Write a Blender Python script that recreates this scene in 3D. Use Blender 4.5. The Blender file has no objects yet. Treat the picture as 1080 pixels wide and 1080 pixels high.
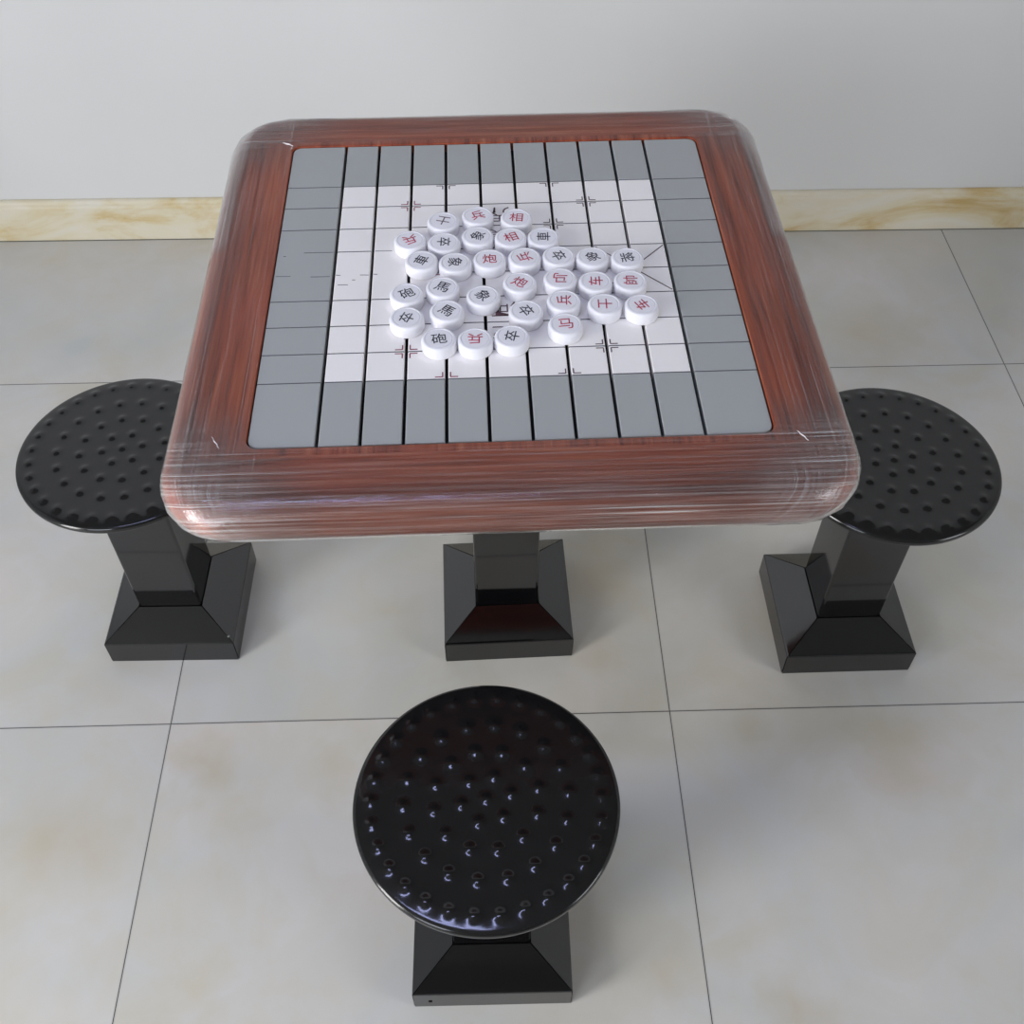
import bpy, bmesh, math, random
from math import sin, cos, pi, radians
from mathutils import Vector, Matrix

C = bpy.context.scene.collection
SC = bpy.context.scene

# ------------------------------------------------------------------ camera
CAM_H = 1.5507
cam_data = bpy.data.cameras.new('camera')
cam_data.sensor_fit = 'HORIZONTAL'
cam_data.sensor_width = 36.0
cam_data.lens = 36.0 * 1147.8 / 1080.0
cam_data.clip_start = 0.02
cam = bpy.data.objects.new('camera', cam_data)
C.objects.link(cam)
cam.matrix_world = (Matrix.Translation((0, 0, CAM_H)) @ Matrix.Rotation(radians(90 - 50.0264), 4, 'X')
                    @ Matrix.Rotation(radians(-0.2055), 4, 'Z'))
SC.camera = cam

# ------------------------------------------------------------------ world, lights, exposure
world = bpy.data.worlds.new('daylight')
SC.world = world
world.use_nodes = True
bg = world.node_tree.nodes['Background']
bg.inputs[0].default_value = (0.72, 0.82, 1.0, 1)
bg.inputs[1].default_value = 1.0


def area(name, loc, target, sx, sy, power, col):
    d = bpy.data.lights.new(name, 'AREA')
    d.shape = 'RECTANGLE'
    d.size, d.size_y = sx, sy
    d.energy = power
    d.color = col
    o = bpy.data.objects.new(name, d)
    C.objects.link(o)
    o.location = loc
    v = Vector(target) - Vector(loc)
    o.rotation_euler = v.to_track_quat('-Z', 'Y').to_euler()
    return o


# daylight entering through the window behind the viewer
area('window_daylight', (-1.75, -1.97, 1.75), (-1.75, 2.0, 1.75), 1.3, 1.5, 42, (0.86, 0.92, 1.0))
# daylight from the glazed door in the left wall, behind the viewer
area('door_daylight', (-2.57, -0.9, 1.25), (2.0, -0.9, 1.25), 1.0, 2.2, 104, (1.0, 0.985, 0.97))
# added fill to brighten the right side, set at an invented window
area('right_fill_light', (2.88, -0.8, 1.6), (-2.0, -0.8, 1.6), 1.4, 1.4, 33, (0.97, 0.98, 1.0))

SC.view_settings.view_transform = 'Standard'
SC.view_settings.look = 'None'
SC.view_settings.gamma = 1.0
SC.view_settings.use_curve_mapping = False
SC.view_settings.exposure = 0.0
SC.cycles.max_bounces = 10
SC.cycles.diffuse_bounces = 6
SC.cycles.transparent_max_bounces = 12


# ------------------------------------------------------------------ material helpers
def srgb(h):
    h = h.lstrip('#')
    r = []
    for i in (0, 2, 4):
        c = int(h[i:i + 2], 16) / 255
        r.append(c / 12.92 if c <= 0.04045 else ((c + 0.055) / 1.055) ** 2.4)
    return (r[0], r[1], r[2], 1)


class NT:
    def __init__(self, name):
        self.m = bpy.data.materials.new(name)
        self.m.use_nodes = True
        self.t = self.m.node_tree
        self.b = self.t.nodes['Principled BSDF']
        self.out = self.t.nodes['Material Output']

    def n(self, kind, **kw):
        nd = self.t.nodes.new(kind)
        for k, v in kw.items():
            if k.startswith('_'):
                setattr(nd, k[1:], v)
            else:
                nd.inputs[k.replace('__', ' ')].default_value = v
        return nd

    def l(self, a, b):
        self.t.links.new(a, b)

    def math(self, op, a, b=None, clamp=False):
        nd = self.t.nodes.new('ShaderNodeMath')
        nd.operation = op
        nd.use_clamp = clamp
        for i, v in enumerate((a, b)):
            if v is None:
                continue
            if isinstance(v, (int, float)):
                nd.inputs[i].default_value = v
            else:
                self.l(v, nd.inputs[i])
        return nd.outputs[0]

    def ramp(self, fac, stops, interp='LINEAR'):
        nd = self.t.nodes.new('ShaderNodeValToRGB')
        nd.color_ramp.interpolation = interp
        while len(nd.color_ramp.elements) < len(stops):
            nd.color_ramp.elements.new(0.5)
        for e, (p, c) in zip(nd.color_ramp.elements, stops):
            e.position = p
            e.color = c
        self.l(fac, nd.inputs[0])
        return nd.outputs[0]

    def mix(self, fac, a, b):
        nd = self.t.nodes.new('ShaderNodeMix')
        nd.data_type = 'RGBA'
        for s, v in ((nd.inputs[0], fac), (nd.inputs[6], a), (nd.inputs[7], b)):
            if isinstance(v, (int, float, tuple)):
                s.default_value = v
            else:
                self.l(v, s)
        return nd.outputs[2]

    def noise(self, vec, scale, detail=4, rough=0.5, dist=0.0):
        nd = self.n('ShaderNodeTexNoise', Scale=scale, Detail=detail, Roughness=rough, Distortion=dist)
        if vec is not None:
            self.l(vec, nd.inputs['Vector'])
        return nd.outputs[0]

    def coords(self, which='Object', scale=(1, 1, 1), rot=(0, 0, 0), loc=(0, 0, 0)):
        tc = self.t.nodes.new('ShaderNodeTexCoord')
        mp = self.t.nodes.new('ShaderNodeMapping')
        self.l(tc.outputs[which], mp.inputs[0])
        mp.inputs['Scale'].default_value = scale
        mp.inputs['Rotation'].default_value = rot
        mp.inputs['Location'].default_value = loc
        return mp.outputs[0]

    def bump(self, h, strength, dist=0.001):
        nd = self.n('ShaderNodeBump', Strength=strength, Distance=dist)
        self.l(h, nd.inputs['Height'])
        self.l(nd.outputs[0], self.b.inputs['Normal'])
        return nd


def plain(name, col, rough=0.5, spec=0.5, metal=0.0, coat=0.0):
    t = NT(name)
    t.b.inputs['Base Color'].default_value = col
    t.b.inputs['Roughness'].default_value = rough
    t.b.inputs['Specular IOR Level'].default_value = spec
    t.b.inputs['Metallic'].default_value = metal
    t.b.inputs['Coat Weight'].default_value = coat
    t.b.inputs['Coat Roughness'].default_value = 0.05
    return t


# painted wall
t = plain('wall_paint', srgb('#DCDDDB'), 0.75, 0.25)
nz = t.noise(t.coords(), 1.3, 3)
t.l(t.ramp(nz, [(0.3, srgb('#D2D2D0')), (0.7, srgb('#DADAD8'))]), t.b.inputs['Base Color'])
t.bump(t.noise(t.coords(), 180, 2), 0.05)
M_WALL = t.m
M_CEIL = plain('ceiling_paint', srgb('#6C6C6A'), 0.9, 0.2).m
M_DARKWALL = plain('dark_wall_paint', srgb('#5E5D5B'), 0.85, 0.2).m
M_WINFRAME = plain('window_frame_paint', srgb('#D8D9D8'), 0.4).m

# polished porcelain floor
TILE = 0.8
t = plain('floor_porcelain', srgb('#C4C3BE'), 0.22, 0.35)
tc = t.t.nodes.new('ShaderNodeTexCoord')
sep = t.t.nodes.new('ShaderNodeSeparateXYZ')
t.l(tc.outputs['Object'], sep.inputs[0])
fx = t.math('PINGPONG', sep.outputs[0], TILE / 2)
fy = t.math('PINGPONG', sep.outputs[1], TILE / 2)
# pingpong reaches TILE/2 half-way; seams lie at multiples of TILE where it is 0
# (pingpong period = 2*scale = TILE)
dmin = t.math('MINIMUM', fx, fy)
seam = t.math('LESS_THAN', dmin, 0.0007)
soft = t.math('LESS_THAN', dmin, 0.0022)
# per tile offset so the veining breaks at the seams
flx = t.math('FLOOR', t.math('DIVIDE', sep.outputs[0], TILE))
fly = t.math('FLOOR', t.math('DIVIDE', sep.outputs[1], TILE))
cmb = t.t.nodes.new('ShaderNodeCombineXYZ')
t.l(t.math('ADD', t.math('MULTIPLY', flx, 3.7), sep.outputs[0]), cmb.inputs[0])
t.l(t.math('ADD', t.math('MULTIPLY', fly, 5.3), sep.outputs[1]), cmb.inputs[1])
big = t.noise(cmb.outputs[0], 2.6, 3, 0.55, 0.6)
mid = t.noise(cmb.outputs[0], 7.0, 5, 0.6, 0.8)
base = t.ramp(big, [(0.30, srgb('#BEC0BC')), (0.50, srgb('#C9C8C4')), (0.68, srgb('#CFCBC6'))])
v2 = t.ramp(mid, [(0.40, (0, 0, 0, 1)), (0.75, (1, 1, 1, 1))])
c1 = t.mix(t.math('MULTIPLY', v2, 0.75), base, srgb('#C6C1B4'))
och = t.noise(cmb.outputs[0], 3.4, 5, 0.6, 0.5)
ochm = t.ramp(och, [(0.54, (0, 0, 0, 1)), (0.74, (1, 1, 1, 1))])
c2 = t.mix(t.math('MULTIPLY', ochm, 0.32), c1, srgb('#BDB08A'))
# individual cloudy ochre veins of the marble print, in tile coordinates
wn = t.t.nodes.new('ShaderNodeTexNoise')
wn.inputs['Scale'].default_value = 9.0
wn.inputs['Detail'].default_value = 4.0
t.l(tc.outputs['Object'], wn.inputs['Vector'])
vs = t.t.nodes.new('ShaderNodeVectorMath'); vs.operation = 'SCALE'; vs.inputs['Scale'].default_value = 0.16
t.l(wn.outputs['Color'], vs.inputs[0])
va_ = t.t.nodes.new('ShaderNodeVectorMath'); va_.operation = 'ADD'
t.l(tc.outputs['Object'], va_.inputs[0]); t.l(vs.outputs[0], va_.inputs[1])
tot = None
for px_, py_, r_, k_ in ((.72, .29, .13, .55), (.70, .13, .07, .30), (-.138, -.19, .11, .40), (.92, -.45, .07, .45), (.075, -.07, .06, .45),
                         (.27, -.09, .07, .40), (1.15, -.11, .10, .40), (.93, -.04, .05, .25), (1.02, .20, .12, .30), (.62, -.20, .08, .30),
                         (.12, .16, .07, .25), (-.10, .12, .09, .25), (1.32, .90, .15, .35), (.10, -.45, .05, .25), (.76, -.40, .05, .30)):
    ds = t.t.nodes.new('ShaderNodeVectorMath'); ds.operation = 'DISTANCE'
    t.l(va_.outputs[0], ds.inputs[0]); ds.inputs[1].default_value = (px_ + .08, py_ + .08, .08)
    f_ = t.math('MULTIPLY', t.math('SUBTRACT', 1.0, t.math('DIVIDE', ds.outputs['Value'], r_), True), k_ * 1.15)
    tot = f_ if tot is None else t.math('ADD', tot, f_, True)
c2 = t.mix(t.math('MINIMUM', tot, 0.6), c2, srgb('#B7A888'))
c3 = t.mix(t.math('MULTIPLY', soft, 0.25), c2, srgb('#8A8A86'))
c4 = t.mix(seam, c3, srgb('#4A4A48'))
t.l(c4, t.b.inputs['Base Color'])
M_FLOOR = t.m

# yellow marble skirting
t = plain('skirting_marble', srgb('#C9BB8F'), 0.3, 0.4)
co = t.coords(scale=(1, 1, 2.2))
n1 = t.noise(co, 3.2, 5, 0.6, 1.6)
n2 = t.noise(t.coords(scale=(1, 1, 2), loc=(5, 1, 0)), 9, 4, 0.6, 1.0)
cc = t.ramp(n1, [(0.36, srgb('#DAD5C6')), (0.50, srgb('#D8CFB4')), (0.61, srgb('#D0BE93')), (0.72, srgb('#C0A268'))])
cc = t.mix(t.math('MULTIPLY', t.ramp(n2, [(0.45, (0, 0, 0, 1)), (0.7, (1, 1, 1, 1))]), 0.4), cc, srgb('#DED6C6'))
t.l(cc, t.b.inputs['Base Color'])
M_SKIRT = t.m
M_CAULK = plain('skirting_joint', srgb('#6B6A5E'), 0.8, 0.2).m

# black lacquered metal
t = plain('black_lacquer', (0.003, 0.003, 0.0035, 1), 0.07, 0.95)
t.b.inputs['Coat Weight'].default_value = 0.0
t.bump(t.noise(t.coords(), 25, 2), 0.04)
M_BLACK = t.m
t = plain('black_seat_lacquer', (0.010, 0.010, 0.010, 1), 0.13, 0.5)
t.bump(t.noise(t.coords(), 90, 3), 0.10)
M_SEAT = t.m
M_GAP = plain('dark_joint', (0.004, 0.004, 0.004, 1), 0.8, 0.1).m
M_SCREW = plain('bare_screw', srgb('#8C8C88'), 0.3, 0.5, 0.9).m

# mahogany rim: boards run along x at the near and far edges and along y at the sides
t = plain('mahogany', srgb('#7A3A2C'), 0.38, 0.35)
tc = t.t.nodes.new('ShaderNodeTexCoord')
sep = t.t.nodes.new('ShaderNodeSeparateXYZ')
t.l(tc.outputs['Object'], sep.inputs[0])
isx = t.math('GREATER_THAN', t.math('ABSOLUTE', sep.outputs[1]), 0.300)


def grain(sx, sy):
    a = t.noise(t.coords(scale=(sx, sy, 30)), 1.0, 5, 0.6, 0.3)
    b = t.noise(t.coords(scale=(sx * 2.6, sy * 2.6, 60), loc=(3, 7, 1)), 1.0, 4, 0.6)
    return t.math('ADD', t.math('MULTIPLY', a, 0.6), t.math('MULTIPLY', b, 0.4))


ga, gb = grain(3.0, 95.0), grain(95.0, 3.0)
mixg = t.t.nodes.new('ShaderNodeMix')
t.l(isx, mixg.inputs[0]); t.l(gb, mixg.inputs[2]); t.l(ga, mixg.inputs[3])
g = mixg.outputs[0]
wc = t.ramp(g, [(0.36, srgb('#5E2413')), (0.47, srgb('#8C4026')), (0.55, srgb('#9E4E30')), (0.66, srgb('#B26A4A'))])
blot = t.noise(t.coords(), 7, 3)
wc = t.mix(t.math('MULTIPLY', t.ramp(blot, [(0.4, (0, 0, 0, 1)), (0.7, (1, 1, 1, 1))]), 0.35), wc, srgb('#A8472A'))
t.l(wc, t.b.inputs['Base Color'])
t.bump(g, 0.12)
M_WOOD = t.m

# clear stretch film: creases and pulled strands are milky, the rest nearly clear
t = NT('stretch_film')

def uvmap(scale, rot=0.0, loc=(0, 0, 0)):
    mp = t.t.nodes.new('ShaderNodeMapping')
    t.l(uv.outputs[0], mp.inputs[0])
    mp.inputs['Scale'].default_value = scale
    mp.inputs['Rotation'].default_value = (0, 0, rot)
    mp.inputs['Location'].default_value = loc
    return mp.outputs[0]


def strands(fb):
    uv_name, o_ = ('front_back', 0) if fb else ('sides', 20)
    global uv
    uv = t.t.nodes.new('ShaderNodeUVMap')
    uv.uv_map = uv_name
    n1_ = t.noise(uvmap((4.0, 330, 1), 0, (o_, 0, 0)), 1.0, 3, 0.65, 0.3)
    n2_ = t.noise(uvmap((3.0, 260, 1), 0.07, (2 + o_, 3, 0)), 1.0, 2, 0.6, 0.2)
    n3_ = t.noise(uvmap((3.0, 240, 1), -0.13, (7 + o_, 1, 0)), 1.0, 2, 0.6, 0.2)
    a_ = t.math('MULTIPLY', t.ramp(n1_, [(0.46, (0, 0, 0, 1)), (0.74, (1, 1, 1, 1))]), 0.45)
    b_ = t.math('MULTIPLY', t.ramp(n2_, [(0.64, (0, 0, 0, 1)), (0.72, (1, 1, 1, 1))]), 0.60)
    c_ = t.math('MULTIPLY', t.ramp(n3_, [(0.66, (0, 0, 0, 1)), (0.73, (1, 1, 1, 1))]), 0.60)
    m_ = t.n('ShaderNodeAttribute', _attribute_name='wrap_front' if fb else 'wrap_side').outputs['Fac']
    return t.math('MULTIPLY', t.math('ADD', t.math('ADD', a_, b_), c_, True), m_), n1_


st_a, s1 = strands(True)
st_b, s2 = strands(False)
vc = t.n('ShaderNodeAttribute', _attribute_name='crease')
k = vc.outputs['Fac']
strand = t.math('ADD', st_a, st_b, True)
dens = t.math('ADD', t.math('MULTIPLY', strand, t.math('ADD', t.math('MULTIPLY', k, 0.85), 0.13)),
              t.math('MULTIPLY', k, 0.10), True)
tr = t.n('ShaderNodeBsdfTransparent')
milk = t.n('ShaderNodeBsdfDiffuse', Color=(0.80, 0.76, 0.73, 1))
gl = t.n('ShaderNodeBsdfGlossy', Color=(1, 1, 1, 1), Roughness=0.10)
bm_ = t.n('ShaderNodeBump', Strength=0.35, Distance=0.0012)
t.l(t.math('ADD', s1, t.math('MULTIPLY', s2, 0.8)), bm_.inputs['Height'])
t.l(bm_.outputs[0], gl.inputs['Normal'])
mx1 = t.n('ShaderNodeMixShader')
t.l(dens, mx1.inputs[0]); t.l(tr.outputs[0], mx1.inputs[1]); t.l(milk.outputs[0], mx1.inputs[2])
fr = t.n('ShaderNodeFresnel', IOR=1.45)
t.l(bm_.outputs[0], fr.inputs['Normal'])
mx2 = t.n('ShaderNodeMixShader')
t.l(t.math('MULTIPLY', fr.outputs[0], t.math('ADD', t.math('MULTIPLY', k, 1.6), 0.30), True), mx2.inputs[0])
t.l(mx1.outputs[0], mx2.inputs[1]); t.l(gl.outputs[0], mx2.inputs[2])
t.l(mx2.outputs[0], t.out.inputs[0])
M_FILM = t.m

M_FOLD = plain('gathered_film', srgb('#E4DCDC'), 0.25, 0.5).m
M_GREY = plain('grey_board_lacquer', srgb('#A7AAA9'), 0.32, 0.4).m
M_WHITE = plain('white_board_lacquer', srgb('#F8F5F2'), 0.32, 0.4).m
M_LINE = plain('board_line', srgb('#66666A'), 0.6, 0.2).m
M_MARK = plain('board_marking_ink', srgb('#5A4046'), 0.6, 0.2).m
M_MARKR = plain('board_marking_red_ink', srgb('#8A3A4C'), 0.6, 0.2).m
M_BED = plain('black_bed', (0.006, 0.006, 0.008, 1), 0.6, 0.2).m
M_PIECE = plain('white_melamine', srgb('#EDECF1'), 0.30, 0.45).m
M_INKB = plain('black_ink', srgb('#26262E'), 0.5, 0.3).m
M_INKF = plain('faded_ink', srgb('#6E5E62'), 0.5, 0.3).m
M_INKR = plain('red_ink', srgb('#B02A48'), 0.5, 0.3).m


# ------------------------------------------------------------------ object helpers
def mesh_obj(name, bm, mats, parent=None, smooth=False, loc=None, rotz=None):
    me = bpy.data.meshes.new(name)
    bm.to_mesh(me)
    bm.free()
    for m in (mats if isinstance(mats, (list, tuple)) else [mats]):
        me.materials.append(m)
    if smooth:
        for p in me.polygons:
            p.use_smooth = True
        try:
            me.set_sharp_from_angle(angle=radians(35))
        except Exception:
            pass
    o = bpy.data.objects.new(name, me)
    C.objects.link(o)
    if parent:
        o.parent = parent
    if loc is not None:
        o.location = loc
    if rotz is not None:
        o.rotation_euler = (0, 0, rotz)
    return o


def box(bm, x0, x1, y0, y1, z0, z1, mi=0):
    vs = [bm.verts.new(p) for p in ((x0, y0, z0), (x1, y0, z0), (x1, y1, z0), (x0, y1, z0),
                                    (x0, y0, z1), (x1, y0, z1), (x1, y1, z1), (x0, y1, z1))]
    for q in ((3, 2, 1, 0), (4, 5, 6, 7), (0, 1, 5, 4), (1, 2, 6, 5), (2, 3, 7, 6), (3, 0, 4, 7)):
        f = bm.faces.new([vs[i] for i in q])
        f.material_index = mi
    return vs


def bevel_all(bm, w, seg=2):
    bmesh.ops.bevel(bm, geom=bm.edges[:], offset=w, segments=seg, affect='EDGES', profile=0.5)


def thing(name, label, cat, loc=(0, 0, 0), rotz=0.0, group=None):
    o = bpy.data.objects.new(name, None)
    C.objects.link(o)
    o.empty_display_size = 0.05
    o.location = loc
    o.rotation_euler = (0, 0, rotz)
    o['label'] = label
    o['category'] = cat
    if group:
        o['group'] = group
    return o


def struct(name, bm, mats, **kw):
    o = mesh_obj(name, bm, mats, **kw)
    o['kind'] = 'structure'
    return o


# ------------------------------------------------------------------ room shell
X0, X1, Y0, Y1, ZC = -2.6, 2.9, -2.0, 2.1703, 2.9
WA = radians(0.8915)      # the far wall is turned slightly
bm = bmesh.new()
# the floor's own x/y axes follow the tile grid, so it is cut larger than the walls
s = 3.9
box(bm, -s, s, -s, s, -0.05, 0)
fl = struct('floor', bm, M_FLOOR, loc=(-0.5469, 0.8599, 0), rotz=radians(1.4384))
bm = bmesh.new()
box(bm, -3.4, 3.6, 0, 0.12, 0, ZC)
struct('wall_back', bm, M_WALL, loc=(0, Y1 + 0.0, 0), rotz=WA)
bm = bmesh.new()   # left wall with a glazed door opening y -1.45..-0.35
box(bm, X0 - 0.1, X0, Y0 - 0.1, -1.45, 0, ZC)
box(bm, X0 - 0.1, X0, -0.35, Y1 + 0.05, 0, ZC)
box(bm, X0 - 0.1, X0, -1.45, -0.35, 2.4, ZC)
struct('wall_left', bm, M_WALL)
bm = bmesh.new()   # right wall with an invented opening for the fill light, y -1.55..-0.05
box(bm, X1, X1 + 0.1, Y0 - 0.1, -1.55, 0, ZC)
box(bm, X1, X1 + 0.1, -0.05, Y1 + 0.12, 0, ZC)
box(bm, X1, X1 + 0.1, -1.55, -0.05, 0, 0.85)
box(bm, X1, X1 + 0.1, -1.55, -0.05, 2.35, ZC)
struct('wall_right', bm, M_WALL)
bm = bmesh.new()   # wall behind the viewer with a window opening
wx0, wx1, wz0, wz1 = -2.45, -1.05, 0.95, 2.55
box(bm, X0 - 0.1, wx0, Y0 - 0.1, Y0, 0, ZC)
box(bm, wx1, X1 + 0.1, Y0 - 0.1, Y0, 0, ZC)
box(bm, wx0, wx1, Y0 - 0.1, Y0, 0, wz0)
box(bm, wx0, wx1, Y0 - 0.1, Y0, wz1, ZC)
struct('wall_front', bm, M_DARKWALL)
bm = bmesh.new()
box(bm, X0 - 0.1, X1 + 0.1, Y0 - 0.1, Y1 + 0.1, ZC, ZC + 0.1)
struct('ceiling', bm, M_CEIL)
bm = bmesh.new()
for a, b in ((wx0, wx0 + .05), (-1.775, -1.725), (wx1 - .05, wx1)):
    box(bm, a, b, Y0 - 0.08, Y0 - 0.035, wz0, wz1)
for a, b in ((wz0, wz0 + .05), (wz1 - .05, wz1)):
    box(bm, wx0 + .05, wx1 - .05, Y0 - 0.08, Y0 - 0.035, a, b)
struct('window_1', bm, M_WINFRAME)
bm = bmesh.new()
for a, b in ((-1.55, -1.50), (-0.825, -0.775), (-0.10, -0.05)):
    box(bm, X1 + 0.035, X1 + 0.08, a, b, 0.85, 2.35)
for a, b in ((0.85, 0.90), (2.30, 2.35)):
    box(bm, X1 + 0.035, X1 + 0.08, -1.50, -0.10, a, b)
struct('added_fill_window', bm, M_WINFRAME)  # frame of the invented window, added to go with the right fill
bm = bmesh.new()
for a, b in ((-1.45, -1.40), (-0.925, -0.875), (-0.40, -0.35)):
    box(bm, X0 - 0.08, X0 - 0.035, a, b, 0.0, 2.4)
box(bm, X0 - 0.08, X0 - 0.035, -1.40, -0.40, 2.34, 2.4)
struct('door_1', bm, M_WINFRAME)

# tube lamp on the ceiling above the viewer
t = NT('lamp_diffuser')
t.b.inputs['Emission Color'].default_value = (0.50, 0.55, 1.0, 1)
t.b.inputs['Emission Strength'].default_value = 20.0
M_TUBE = t.m
lamp = thing('ceiling_lamp', 'long narrow lamp with bluish light on the ceiling above the nearest stool', 'lamp', (-.55, .40, ZC))
bm = bmesh.new()
box(bm, -.52, .52, -.035, .035, -.03, 0)
bevel_all(bm, .006, 2)
mesh_obj('housing', bm, M_WINFRAME, lamp)
bm = bmesh.new()
bmesh.ops.create_cone(bm, cap_ends=True, segments=24, radius1=.075, radius2=.075, depth=.98, matrix=Matrix.Translation((0, 0, -.05)) @ Matrix.Rotation(pi / 2, 4, 'Y') @ Matrix.Diagonal((.45, 1, 1, 1)))
mesh_obj('diffuser', bm, M_TUBE, lamp, smooth=True)

# marble skirting along the far wall: body with a rounded top step
bm = bmesh.new()
prof = [(0, 0), (0, 0.1035), (-0.006, 0.1035), (-0.010, 0.1005), (-0.0115, 0.0945), (-0.013, 0.0935),
        (-0.015, 0.0915), (-0.016, 0.088), (-0.016, 0)]
va = [bm.verts.new((-3.0, y, z)) for y, z in prof]
vb = [bm.verts.new((3.2, y, z)) for y, z in prof]
n = len(prof)
for i in range(n):
    j = (i + 1) % n
    bm.faces.new((va[i], vb[i], vb[j], va[j]))
bm.faces.new(va[::-1]); bm.faces.new(vb)
bmesh.ops.recalc_face_normals(bm, faces=bm.faces[:])
bmesh.ops.bevel(bm, geom=[e for e in bm.edges if abs(e.verts[0].co.x - e.verts[1].co.x) > 1 and e.verts[0].co.z > .08], offset=0.001, segments=2, affect='EDGES')
box(bm, -3.0, 3.2, -0.0175, -0.016, 0, 0.0016, 1)
struct('baseboard_back', bm, [M_SKIRT, M_CAULK], loc=(0, Y1, 0), rotz=WA)


# ------------------------------------------------------------------ pedestal parts (stools and table share them)
S, H1, CW, H2 = 0.1057, 0.0500, 0.0520, 0.0794


def base_bm():
    """Square plinth with four mitred sloping panels, thin open joints on the diagonals."""
    bm = bmesh.new()
    g = 0.0010
    for k in range(4):
        R = Matrix.Rotation(k * pi / 2, 4, 'Z')
        pts = [(-S + g, -S, 0), (S - g, -S, 0), (-S + g, -S, H1), (S - g, -S, H1), (-CW + g, -CW, H2), (CW - g, -CW, H2),
               (-S + 0.004, -S + 0.003, 0), (S - 0.004, -S + 0.003, 0), (-S + 0.006, -S + 0.003, H1 - 0.003), (S - 0.006, -S + 0.003, H1 - 0.003),
               (-CW + 0.003, -CW, H2 - 0.003), (CW - 0.003, -CW, H2 - 0.003)]
        # front sheet: vertical apron + slope, bevelled fold between them
        b = 0.0025
        seq = [((-S + g, -S, 0), (S - g, -S, 0)),
               ((-S + g, -S, H1 - b), (S - g, -S, H1 - b)),
               ((-S + g + .0004, -S + b * .35, H1 - b * .2), (S - g - .0004, -S + b * .35, H1 - b * .2)),
               ((-S + g + b, -S + b + .0004, H1 + b * .45), (S - g - b, -S + b + .0004, H1 + b * .45)),
               ((-CW + g, -CW - .0003, H2), (CW - g, -CW - .0003, H2)),
               ((-CW + g, -CW - .0003, H2 - 0.004), (CW - g, -CW - .0003, H2 - 0.004))]
        vs = [[bm.verts.new(R @ Vector(p)) for p in row] for row in seq]
        for i in range(len(vs) - 1):
            bm.faces.new((vs[i][0], vs[i][1], vs[i + 1][1], vs[i + 1][0]))
    # dark core seen only through the joints
    q = 0.0015
    rows = [(S - q, 0.0005), (S - q, H1 - q), (CW + 0.0005, H2 - q)]
    ring = []
    for hw, z in rows:
        ring.append([bm.verts.new((sx * hw, sy * hw, z)) for sx, sy in ((-1, -1), (1, -1), (1, 1), (-1, 1))])
    for i in range(2):
        for j in range(4):
            f = bm.faces.new((ring[i][j], ring[i][(j + 1) % 4], ring[i + 1][(j + 1) % 4], ring[i + 1][j]))
            f.material_index = 1
    f = bm.faces.new(ring[0][::-1]); f.material_index = 1
    f = bm.faces.new(ring[2]); f.material_index = 1
    return bm


def column_bm(z0, z1, hw=CW - 0.001):
    bm = bmesh.new()
    box(bm, -hw, hw, -hw, hw, z0, z1)
    bmesh.ops.bevel(bm, geom=[e for e in bm.edges if abs(e.verts[0].co.z - e.verts[1].co.z) > .05], offset=0.004, segments=3, affect='EDGES', profile=0.5)
    return bm


SEAT_R, SEAT_Z = 0.1509, 0.4046
BUMPS = [(0, 0)]
for cnt, rad, ph in ((6, .19, 12), (12, .40, 12), (18, .62, 4), (30, .865, 0)):
    for i in range(cnt):
        a = radians(ph + 360 * i / cnt)
        BUMPS.append((rad * SEAT_R * cos(a), rad * SEAT_R * sin(a)))


def seat_bm():
    """Round cast seat with a domed edge and rings of massage bumps."""
    bm = bmesh.new()
    NR, NA = 88, 264
    T = 0.013

    def hgt(x, y):
        r = math.hypot(x, y) / SEAT_R
        z = -0.0010 * r ** 4
        if r > 0.86:
            z -= 0.0021 * ((r - 0.86) / 0.14) ** 2
        if r > 0.965:
            u = min(1, (r - 0.965) / 0.035)
            z -= 0.0030 * (1 - math.sqrt(max(0, 1 - u * u)))
        b = 0
        for bx, by in BUMPS:
            d2 = (x - bx) ** 2 + (y - by) ** 2
            if d2 < 0.0004:
                b += math.exp(-d2 / (2 * 0.0045 ** 2))
        return z + 0.0024 * b * (1 if r < .93 else max(0, (1 - r) / .07))
    c = bm.verts.new((0, 0, hgt(0, 0)))
    prev = None
    for i in range(1, NR + 1):
        r = SEAT_R * i / NR
        if i > NR - 8:
            r = SEAT_R * (1 - 0.09 * ((NR - i) / 8) ** 1.3)
        ring = [bm.verts.new((r * cos(2 * pi * j / NA), r * sin(2 * pi * j / NA), hgt(r * cos(2 * pi * j / NA), r * sin(2 * pi * j / NA)))) for j in range(NA)]
        for j in range(NA):
            k = (j + 1) % NA
            if prev is None:
                bm.faces.new((c, ring[j], ring[k]))
            else:
                bm.faces.new((prev[j], ring[j], ring[k], prev[k]))
        prev = ring
    for r, z in ((SEAT_R, -T + .003), (SEAT_R - .001, -T + .0008), (SEAT_R - .003, -T), (SEAT_R * .5, -T - .002)):
        ring = [bm.verts.new((r * cos(2 * pi * j / NA), r * sin(2 * pi * j / NA), z)) for j in range(NA)]
        for j in range(NA):
            k = (j + 1) % NA
            bm.faces.new((prev[j], ring[j], ring[k], prev[k]))
        prev = ring
    bm.faces.new(prev[::-1])
    return bm


def under_plate_bm():
    bm = bmesh.new()
    box(bm, -.075, .075, -.075, .075, SEAT_Z - .022, SEAT_Z - .0145)
    bevel_all(bm, .0015, 2)
    return bm


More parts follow.
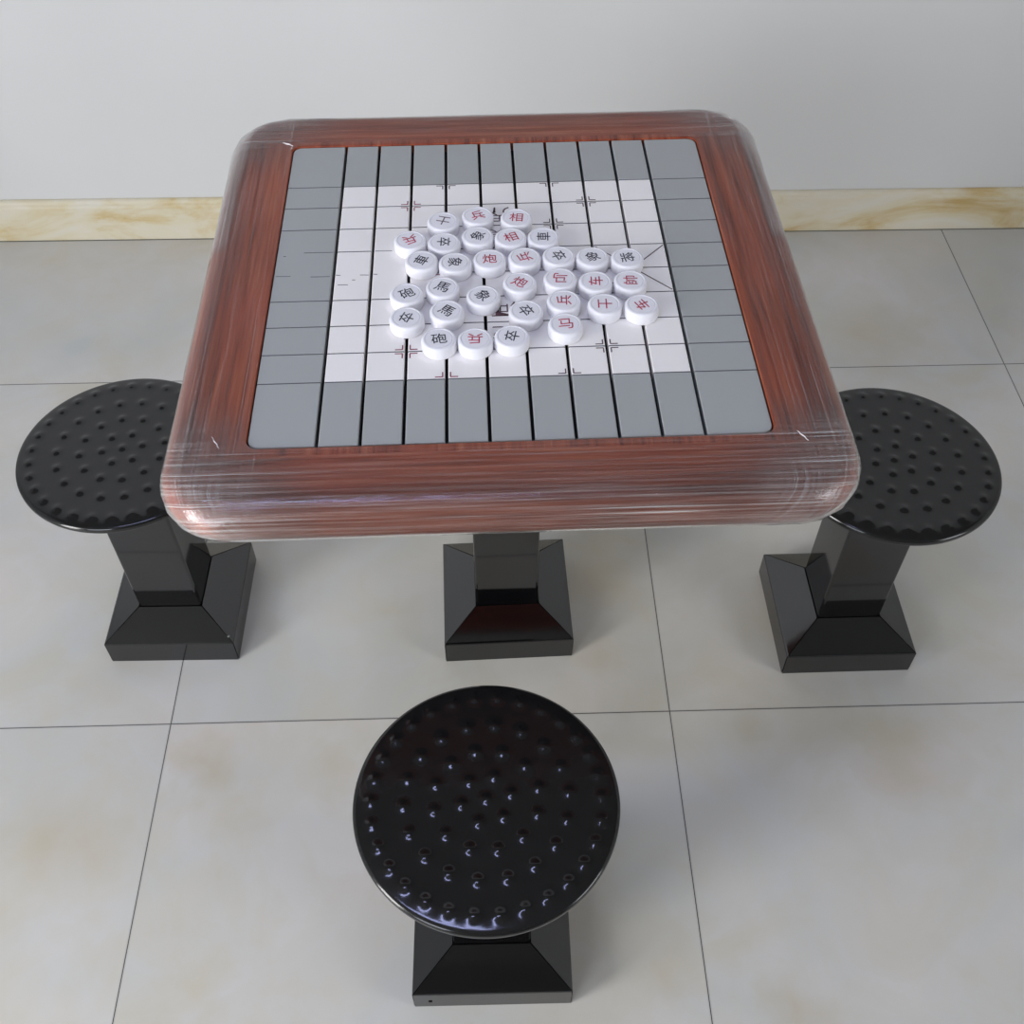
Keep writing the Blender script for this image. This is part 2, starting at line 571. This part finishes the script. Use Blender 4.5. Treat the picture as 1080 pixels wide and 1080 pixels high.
def make_stool(label, x, y, rz):
    o = thing('round_stool', label, 'stool', (x, y, 0), rz, 'black pedestal stools around the table')
    b = mesh_obj('pedestal_base', base_bm(), [M_BLACK, M_GAP], o)
    mesh_obj('column', column_bm(H2 - .006, SEAT_Z - .020), M_BLACK, o)
    mesh_obj('mounting_plate', under_plate_bm(), M_BLACK, o)
    st = mesh_obj('seat', seat_bm(), M_SEAT, o, smooth=True)
    st.location = (0, 0, SEAT_Z)
    return o, b


def copy_thing(src):
    c = src.copy()
    C.objects.link(c)
    kids = []
    for ch in src.children:
        d = ch.copy()
        C.objects.link(d)
        d.parent = c
        kids.append(d)
        for g_ in ch.children:
            e = g_.copy()
            C.objects.link(e)
            e.parent = d
    return c, kids


stool, sbase = make_stool('black pedestal stool in front of the table, its round bumpy seat nearest the viewer',
                          -0.0299, 0.5391, radians(1.06))
for lab, x, y, rz in (('black pedestal stool with round bumpy seat, left of the table and partly under its corner', -0.5636, 1.0851, radians(0.66)),
                      ('black pedestal stool with round bumpy seat, right of the table by the clear floor', 0.5469, 1.0585, radians(1.63))):
    c, kids = copy_thing(stool)
    c.location = (x, y, 0)
    c.rotation_euler = (0, 0, rz)
    c['label'] = lab
    if x < 0:
        bm = bmesh.new()
        bmesh.ops.create_uvsphere(bm, u_segments=12, v_segments=8, radius=0.0022)
        for v in bm.verts:
            v.co.z *= .6
        base_copy = [q for q in kids if q.name.startswith('pedestal_base')][0]
        mesh_obj('screw', bm, M_SCREW, base_copy, smooth=True, loc=(S - 0.008, -S + 0.010, H1 + 0.0052))
# small drilled hole in the apron of the nearest stool
bm = bmesh.new()
bmesh.ops.create_cone(bm, cap_ends=True, segments=20, radius1=.0026, radius2=.0026, depth=.001,
                      matrix=Matrix.Rotation(pi / 2, 4, 'X'))
mesh_obj('drilled_hole', bm, M_GAP, sbase, loc=(-0.083, -S - 0.0002, 0.022))

# ------------------------------------------------------------------ table
TX, TY, TH = -0.0107, 1.0862, 0.7161
TR = radians(2.1778)
table = thing('chess_table', 'square mahogany-rimmed table with inset grey and white chess board on a black pedestal', 'table', (TX, TY, 0), TR)
tb = mesh_obj('pedestal_base', base_bm(), [M_BLACK, M_GAP], table, rotz=radians(2.93 - 2.18))
mesh_obj('column', column_bm(H2 - .006, TH - .0565), M_BLACK, table)

HX, HY, RB = 0.3710, 0.3800, 0.029
CA, CB, EX, EY = 0.0460, 0.0474, 0.0732, 0.0977
XS = [0] + [EX + i * CA for i in range(10)] + [2 * EX + 9 * CA]
XS = [v - (2 * EX + 9 * CA) / 2 for v in XS]
YS = [0] + [EY + i * CB for i in range(9)] + [2 * EY + 8 * CB]
YS = [(2 * EY + 8 * CB) / 2 - v for v in YS]
BX, BY = XS[-1], YS[0]
RC = 0.012


def loop_pts(hx, hy, r, kseg=14):
    """Rounded rectangle: points and running length."""
    pts = []
    for cx, cy, a0 in ((hx - r, hy - r, 0), (-hx + r, hy - r, 90), (-hx + r, -hy + r, 180), (hx - r, -hy + r, 270)):
        for i in range(kseg + 1):
            a = radians(a0 + 90 * i / kseg)
            pts.append((cx + r * cos(a), cy + r * sin(a)))
    # straight runs get extra samples
    out = []
    n_ = len(pts)
    for i in range(n_):
        p, q = pts[i], pts[(i + 1) % n_]
        out.append(p)
        if (i + 1) % (kseg + 1) == 0:
            for s_ in range(1, 24):
                f = s_ / 24
                out.append((p[0] + (q[0] - p[0]) * f, p[1] + (q[1] - p[1]) * f))
    return out


def sweep(bm, loops, closed=False):
    rows = [[bm.verts.new((x, y, z)) for x, y in lp] for lp, z in loops]
    n_ = len(rows[0])
    m = len(rows)
    for i in range(m if closed else m - 1):
        a, b = rows[i], rows[(i + 1) % m]
        for j in range(n_):
            k2 = (j + 1) % n_
            bm.faces.new((a[j], b[j], b[k2], a[k2]))
    return rows


OR = 0.080
bm = bmesh.new()
loops = [(loop_pts(BX + .0012, BY + .0012, RC + .001), TH - .018),
         (loop_pts(BX + .0012, BY + .0012, RC + .001), TH - .0012),
         (loop_pts(BX + .0022, BY + .0022, RC + .002), TH)]
for i in range(0, 13):
    a = radians(90 - 180 * i / 12)
    d = RB * (1 - cos(a))
    loops.append((loop_pts(HX - d, HY - d, OR - d), TH - RB + RB * sin(a)))
loops.append((loop_pts(BX + .0012, BY + .0012, RC + .001), TH - 2 * RB))
sweep(bm, loops, closed=True)
bmesh.ops.recalc_face_normals(bm, faces=bm.faces[:])
mesh_obj('tabletop_frame', bm, M_WOOD, table, smooth=True)
bm = bmesh.new()
box(bm, -BX - .0008, BX + .0008, -BY - .0008, BY + .0008, TH - .056, TH - .013)
mesh_obj('board_bed', bm, M_BED, table)

# 11 slats with fine row grooves
GAP = 0.0019
TOP = TH - 0.0004


def strip_seg(bm, x0, y0, x1, y1, w, z, mi, h=0.00035):
    d = Vector((x1 - x0, y1 - y0))
    L = d.length
    if L < 1e-5:
        return
    d /= L
    nn = Vector((-d.y, d.x)) * w / 2
    lo = [(x0 - nn.x, y0 - nn.y), (x1 - nn.x, y1 - nn.y), (x1 + nn.x, y1 + nn.y), (x0 + nn.x, y0 + nn.y)]
    a = [bm.verts.new((p[0], p[1], z)) for p in lo]
    b = [bm.verts.new((p[0], p[1], z + h)) for p in lo]
    fs = [bm.faces.new(b)]
    for i in range(4):
        fs.append(bm.faces.new((a[i], a[(i + 1) % 4], b[(i + 1) % 4], b[i])))
    for f in fs:
        f.material_index = mi


def text_mesh(ch, size, thin=0.0):
    cu = bpy.data.curves.new('glyph', 'FONT')
    cu.body = ch
    cu.size = 1.0
    cu.offset = thin
    cu.extrude = 0.0
    cu.resolution_u = 3
    o = bpy.data.objects.new('glyph', cu)
    C.objects.link(o)
    dg = bpy.context.evaluated_depsgraph_get()
    dg.update()
    me = bpy.data.meshes.new_from_object(o.evaluated_get(dg))
    bpy.data.objects.remove(o)
    xs = [v.co.x for v in me.vertices]
    ys = [v.co.y for v in me.vertices]
    cx, cy = (min(xs) + max(xs)) / 2, (min(ys) + max(ys)) / 2
    sc = size / max(max(xs) - min(xs), max(ys) - min(ys))
    me.transform(Matrix.Diagonal((sc, sc, 1, 1)) @ Matrix.Translation((-cx, -cy, 0)))
    return me


def solid_text(me, h):
    b = bmesh.new()
    b.from_mesh(me)
    bmesh.ops.remove_doubles(b, verts=b.verts[:], dist=1e-6)
    r = bmesh.ops.extrude_face_region(b, geom=b.faces[:])
    bmesh.ops.translate(b, verts=[v for v in r['geom'] if isinstance(v, bmesh.types.BMVert)], vec=(0, 0, h))
    bmesh.ops.recalc_face_normals(b, faces=b.faces[:])
    return b


MW = 0.0013
slats = []
MISSING = {(0, 4), (0, 5), (1, 5), (2, 5), (2, 4)}
for i in range(11):
    x0, x1 = XS[i] + GAP, XS[i + 1] - GAP
    if i == 0:
        x0 = XS[0] + .0004
    if i == 10:
        x1 = XS[11] - .0004
    bv = .0011
    xst = [(x0, .012), (x0, bv), (x0 + bv * .3, bv * .3), (x0 + bv, 0)]
    if i == 0:
        xst += [(x0 + q, 0) for q in (.002, .0035, .0055, .008, .0115)]
    if i == 10:
        xst += [(x1 - q, 0) for q in (.0115, .008, .0055, .0035, .002)]
    xst += [(x1 - bv, 0), (x1 - bv * .3, bv * .3), (x1, bv), (x1, .012)]
    yt, yb = YS[0] - .0004, YS[10] + .0004
    yst = [(yt, .012, 0), (yt, bv, 0), (yt - bv * .3, bv * .3, 0), (yt - bv, 0, 0)]
    if i in (0, 10):
        yst += [(yt - q, 0, 0) for q in (.002, .0035, .0055, .008, .0115)]
    gw = 0.00055
    for r in range(1, 10):
        if (i, r) in MISSING:
            continue
        yy = YS[r]
        mat = 1 if (1 <= i <= 9 and r >= 2) else 0        # material of the cell above this groove
        yst += [(yy + gw * 1.6, 0, mat), (yy + gw * .8, .0010, 2), (yy - gw * .8, .0010, 2), (yy - gw * 1.6, 0, 2)]
    if i in (0, 10):
        yst += [(yb + q, 0, 0) for q in (.0115, .008, .0055, .0035, .002)]
    yst += [(yb + bv, 0, 0), (yb + bv * .3, bv * .3, 0), (yb, bv, 0), (yb, .012, 0)]
    bm = bmesh.new()
    grid = []
    for yy, dy, _m in yst:
        row = []
        for xx, dx in xst:
            px, py = xx, yy
            if i in (0, 10):
                sx = -1 if i == 0 else 1
                ccx = sx * (BX - .0004 - RC)
                for sy in (-1, 1):
                    ccy = sy * (BY - .0004 - RC)
                    ex, ey = (px - ccx) * sx, (py - ccy) * sy
                    if ex > 0 and ey > 0:
                        mm, rr = max(ex, ey), math.hypot(ex, ey)
                        if rr > 1e-9:
                            px, py = ccx + sx * ex * mm / rr, ccy + sy * ey * mm / rr
            row.append(bm.verts.new((px, py, TOP - max(dx, dy))))
        grid.append(row)
    for a in range(len(yst) - 1):
        yc = (yst[a][0] + yst[a + 1][0]) / 2
        groove = yst[a + 1][2] == 2 or (yst[a][2] == 2 and yst[a][1] > 0)
        groove = groove and abs(yst[a][0] - yst[a + 1][0]) < .003
        white = 1 <= i <= 9 and YS[9] < yc < YS[1]
        for b in range(len(xst) - 1):
            f = bm.faces.new((grid[a][b], grid[a + 1][b], grid[a + 1][b + 1], grid[a][b + 1]))
            f.material_index = 2 if groove else (1 if white else 0)
    # printed corner marks at cannon and soldier points on this slat
    pts = [(3, 2, 3), (3, 8, 3), (8, 2, 3), (8, 8, 3)]
    pts += [(cx_, r, {1: 1, 9: 2}.get(r, 3)) for cx_ in (4, 7) for r in (1, 3, 5, 7, 9)]
    o_, ln = .0034, .0085
    for cxi, ri, side in pts:
        gx, gy = XS[cxi], YS[ri]
        red = (cxi + ri) % 2 == 1 and ri > 1
        for sx in (-1, 1):
            if (sx < 0 and cxi - 1 != i) or (sx > 0 and cxi != i):
                continue
            for sy in (-1, 1):
                if (side == 1 and sy > 0) or (side == 2 and sy < 0):
                    continue
                ax, ay = gx + sx * (o_ + .001), gy + sy * o_
                mi = 4 if red else 3
                strip_seg(bm, ax, ay, ax + sx * ln, ay, MW, TOP - .0001, mi)
                strip_seg(bm, ax, ay, ax, ay + sy * ln * .9, MW, TOP - .0001, mi)
    # palace diagonals at the right end
    for (ax, ay, bx_, by_) in ((XS[8], YS[4], XS[10], YS[6]), (XS[8], YS[6], XS[10], YS[4])):
        lo_, hi_ = max(ax + .001, x0 + .0015), min(bx_ - .001, x1 - .0015)
        if lo_ < hi_ and i in (8, 9):
            fa, fb = (lo_ - ax) / (bx_ - ax), (hi_ - ax) / (bx_ - ax)
            strip_seg(bm, lo_, ay + (by_ - ay) * fa, hi_, ay + (by_ - ay) * fb, MW, TOP - .0001, 3)
    # worn remnants of the two middle grid lines at the left end
    frag = {0: [(.45, 1.0, 4, 0), (.02, .30, 5, .0015), (.62, .98, 5, -.001), (.10, .17, 4, -.006)],
            1: [(.0, .18, 5, .001), (.70, 1.0, 5, 0), (.08, .42, 5, -.018), (.48, .62, 5, -.009)],
            2: [(0, .55, 4, 0), (0, .16, 5, .001)]}.get(i, [])
    for fa, fb, r, dy in frag:
        w_ = x1 - x0
        strip_seg(bm, x0 + w_ * fa + .001, YS[r] + dy, x0 + w_ * fb - .001, YS[r] + dy - .0004, .0009, TOP - .0001, 2, .0003)
    o = mesh_obj('board_slat', bm, [M_GREY, M_WHITE, M_LINE, M_MARK, M_MARKR], table)
    slats.append(o)

for ch, r0, rot in (('界', 2, pi), ('漢', 3, pi), ('河', 6, pi), ('楚', 7, pi)):
    me = text_mesh(ch, .031, -.012)
    me.transform(Matrix.Rotation(rot, 4, 'Z'))
    b = solid_text(me, .0003)
    mesh_obj('river_character', b, M_MARK, slats[5], loc=((XS[5] + XS[6]) / 2, (YS[r0] + YS[r0 + 1]) / 2, TOP))

# ------------------------------------------------------------------ stretch film around the rim
random.seed(4)


def vn(x, y, seed=0):
    """smooth value noise"""
    def h(a, b):
        return (math.sin(a * 127.1 + b * 311.7 + seed * 74.7) * 43758.5453) % 1.0
    xi, yi = math.floor(x), math.floor(y)
    fx_, fy_ = x - xi, y - yi
    fx_, fy_ = fx_ * fx_ * (3 - 2 * fx_), fy_ * fy_ * (3 - 2 * fy_)
    return ((h(xi, yi) * (1 - fx_) + h(xi + 1, yi) * fx_) * (1 - fy_) + (h(xi, yi + 1) * (1 - fx_) + h(xi + 1, yi + 1) * fx_) * fy_)


FOLDS = [(-.2965, .2975, -.2815, .2895, .0022), (-.2815, .2895, -.2835, .2800, .0014), (-.3180, -.2710, -.3080, -.2880, .0013), (.3035, -.2880, .3130, -.3030, .0013)]
bm = bmesh.new()
E1 = 0.0016
prof = []
for tt in (0.03, .2, .34, .48, .62, .74, .86, 1.0):
    prof.append(('flat', tt))
for i in range(1, 19):
    prof.append(('nose', 90 - 165 * i / 18))
rows, vlen = [], []
acc = 0
for kind, q in prof:
    if kind == 'flat':
        hx = BX + (HX - RB - BX) * q
        hy = BY + (HY - RB - BY) * q
        r = RC + (OR - RB - RC) * q
        z = TH + E1
        acc = q * .06
    else:
        a = radians(q)
        R_ = RB + E1
        hx, hy, r, z = HX - RB + R_ * cos(a), HY - RB + R_ * cos(a), OR - RB + R_ * cos(a), TH - RB + R_ * sin(a)
        acc = .06 + R_ * radians(90 - q)
    rows.append((loop_pts(hx, hy, r, 20), z, kind, q))
    vlen.append(acc)
NP = len(rows[0][0])
ref = rows[8][0]
ulen = [0]
for j in range(1, NP + 1):
    ulen.append(ulen[-1] + math.dist(ref[j - 1], ref[j % NP]))
uvA = bm.loops.layers.uv.new('front_back')
uvB = bm.loops.layers.uv.new('sides')
wfl = bm.verts.layers.float.new('wrap_front')
wsl = bm.verts.layers.float.new('wrap_side')
crl = bm.verts.layers.float.new('crease')
vv = []
for ri, (lp, z, kind, q) in enumerate(rows):
    row = []
    for j, (x, y) in enumerate(lp):
        cx = min(1, max(0, (abs(x) - .20) / .15)) * min(1, max(0, (abs(y) - .21) / .15))
        corner = cx
        w = vn(ulen[j] * 60, vlen[ri] * 160, 1) - .5
        off = w * (.0008 + .0022 * corner * (1 if kind == 'nose' else .4))
        if kind == 'nose':
            rr = math.hypot(x, y)
            ca = cos(radians(q))
            v = bm.verts.new((x + x / rr * (off + .002 * corner) * ca, y + y / rr * (off + .002 * corner) * ca, z + off * sin(radians(q))))
            edge = .30 + (.35 if (y > .07 and abs(x) > .33) else 0)
        else:
            v = bm.verts.new((x, y, z + abs(off)))
            edge = .03 + .16 * q * q
        nearb = .08 if y < -.25 else 0
        v[crl] = min(1, edge + nearb + corner * .55)
        v[wfl] = min(1, max(0, (abs(y) - .25) / .05))
        v[wsl] = min(1, max(0, (abs(x) - .25) / .03)) * (1 if abs(y) < .25 else .55)
        row.append(v)
    vv.append(row)
for i in range(len(vv) - 1):
    for j in range(NP):
        k2 = (j + 1) % NP
        f = bm.faces.new((vv[i][j], vv[i + 1][j], vv[i + 1][k2], vv[i][k2]))
        for lo in f.loops:
            p_ = lo.vert.co
            lo[uvA].uv = (p_.x + (3 if p_.y > 0 else 0), abs(p_.y) - (p_.z - TH))
            lo[uvB].uv = (p_.y + (3 if p_.x > 0 else 0), abs(p_.x) - (p_.z - TH))
for ax, ay, bx_, by_, w_ in FOLDS:
    # small gathered folds of film standing up where the wrap was pinched
    d = Vector((bx_ - ax, by_ - ay))
    nn = Vector((-d.y, d.x)).normalized()
    prev = None
    for i in range(7):
        f_ = i / 6
        c_ = Vector((ax, ay)) + d * f_ + nn * .0006 * math.sin(i * 2.1)
        ww = w_ * math.sin(pi * min(max(f_, .08), .92)) / 2
        tri = [bm.verts.new((c_.x - nn.x * ww, c_.y - nn.y * ww, TH + E1 + .0002)),
               bm.verts.new((c_.x, c_.y, TH + E1 + .0004 + ww * 1.3)),
               bm.verts.new((c_.x + nn.x * ww, c_.y + nn.y * ww, TH + E1 + .0002))]
        if prev:
            for q in (0, 1):
                f = bm.faces.new((prev[q], tri[q], tri[q + 1], prev[q + 1]))
                f.material_index = 1
        prev = tri
film = mesh_obj('stretch_film', bm, [M_FILM, M_FOLD], smooth=True, loc=(TX, TY, 0), rotz=TR)
film['label'] = 'clear stretch film with white creases wrapped around the mahogany table rim'
film['category'] = 'plastic film'

# ------------------------------------------------------------------ chinese chess pieces
PR, PH = 0.0204, 0.0160


def piece_bm():
    bm = bmesh.new()
    prof_ = [(0, 0), (PR - .0022, 0), (PR - .0008, .0006), (PR - .0001, .0022), (PR, .0060), (PR, .0100), (PR - .0002, .0128), (PR - .0008, .0145), (PR - .0018, .0156),
             (PR - .0030, PH), (PR - .0040, PH), (PR - .0045, PH - .0007), (PR - .0052, PH - .0007), (PR - .0057, PH - .0002), (0, PH - .0002)]
    N = 56
    prev = None
    for r, z in prof_:
        if r == 0:
            ring = [bm.verts.new((0, 0, z))]
        else:
            ring = [bm.verts.new((r * cos(2 * pi * j / N), r * sin(2 * pi * j / N), z)) for j in range(N)]
        if prev:
            for j in range(N):
                k_ = (j + 1) % N
                if len(prev) == 1:
                    bm.faces.new((prev[0], ring[k_], ring[j]))
                elif len(ring) == 1:
                    bm.faces.new((prev[j], prev[k_], ring[0]))
                else:
                    bm.faces.new((prev[j], prev[k_], ring[k_], ring[j]))
        prev = ring
    return bm


# x, y on the board (table axes), character, colour, turn in degrees, label tail
PIECES = [
    (-.0722, .0852, '士', 'f', 165, 'faint upside-down guard character, left of the three farthest'),
    (-.0282, .0953, '兵', 'r', 20, 'red soldier character, middle of the three farthest pieces'),
    (.0208, .0886, '相', 'r', -4, 'upright red minister character, right of the three farthest'),
    (-.1130, .0473, '兵', 'r', 205, 'red soldier character, at the far left beside a sideways black soldier'),
    (-.0711, .0412, '卒', 'b', -90, 'sideways black soldier character, just in front of the faint guard'),
    (-.0291, .0522, '象', 'b', 65, 'black elephant character, in front of the farthest red soldier'),
    (.0120, .0477, '相', 'r', 20, 'tilted red minister character, in front of the upright one'),
    (-.0985, .0056, '車', 'b', 65, 'black chariot character, left of a sideways black elephant'),
    (-.0575, -.0001, '象', 'b', -90, 'sideways black elephant character, between black chariot and red cannon'),
    (-.0155, .0048, '炮', 'r', 5, 'red cannon character, right of the sideways black elephant'),
    (.0274, .0065, '兵', 'r', 110, 'sideways red soldier character, between red cannon and black soldier'),
    (-.0729, -.0469, '馬', 'b', -25, 'black horse character, the farther of the two black horses'),
    (-.1152, -.0569, '砲', 'b', 30, 'black cannon character, at the left edge behind a black soldier'),
    (-.0248, -.0649, '象', 'b', -50, 'black elephant character, alone right of the two black horses'),
    (.0193, -.0418, '炮', 'r', -30, 'tilted red cannon character, left of the upside-down red horse'),
    (.0530, .0467, '車', 'b', 90, 'black chariot character, right of the tilted red minister'),
    (.0693, .0075, '卒', 'b', -65, 'black soldier character, in front of a black chariot'),
    (.1106, .0038, '象', 'b', 20, 'black elephant character, between black soldier and black general'),
    (.1529, .0004, '將', 'b', 10, 'black general character, at the right by the palace diagonals'),
    (.0682, -.0360, '马', 'r', 180, 'upside-down red horse character, left of the red chariot'),
    (.1100, -.0438, '车', 'r', 90, 'red chariot character, between red horse and red marshal'),
    (.1518, -.0441, '帥', 'r', 90, 'red marshal character, in front of the black general'),
    (.0697, -.0777, '兵', 'r', 90, 'sideways red soldier character, between the two red horses'),
    (.1172, -.0864, '士', 'r', -90, 'red guard character on its side, left of the rightmost chariot'),
    (.1602, -.0898, '车', 'r', 120, 'red chariot character, the rightmost piece of the heap'),
    (.0686, -.1202, '马', 'r', 8, 'upright red horse character, standing apart at the front right'),
    (-.1143, -.1012, '卒', 'b', 70, 'black soldier character, at the left in front of a cannon'),
    (-.0679, -.0906, '馬', 'b', -35, 'black horse character, the nearer of the two black horses'),
    (-.0768, -.1396, '砲', 'b', 10, 'black cannon character, left end of the nearest row'),
    (-.0357, -.1414, '兵', 'r', 180, 'upside-down red soldier character, middle of the nearest row'),
    (.0060, -.1384, '卒', 'b', 80, 'black soldier character, right end of the nearest row'),
    (.0243, -.0947, '卒', 'b', -60, 'black soldier character, left of the sideways soldier between red horses'),
]
CH = {}
for _x, _y, ch, col, _r, _l in PIECES:
    if (ch, col) not in CH:
        b = solid_text(text_mesh(ch, .0172, -.002), .00035)
        me = bpy.data.meshes.new('character')
        b.to_mesh(me)
        b.free()
        me.materials.append({'r': M_INKR, 'b': M_INKB, 'f': M_INKF}[col])
        CH[(ch, col)] = me
first = None
for x, y, ch, col, rot, lab in PIECES:
    if first is None:
        pc = mesh_obj('chess_piece', piece_bm(), M_PIECE, smooth=True)
        first = pc
        pc['category'] = 'chess piece'
        pc['group'] = 'chinese chess pieces heaped on the board'
    else:
        pc = first.copy()
        C.objects.link(pc)
    wx = TX + x * cos(TR) - y * sin(TR)
    wy = TY + x * sin(TR) + y * cos(TR)
    pc.location = (wx, wy, TOP + .0001)
    pc.rotation_euler = (0, 0, radians(rot))
    pc['label'] = 'white round piece with ' + lab
    c = bpy.data.objects.new('character', CH[(ch, col)])
    C.objects.link(c)
    c.parent = pc
    c.location = (0, 0, PH - .0003)
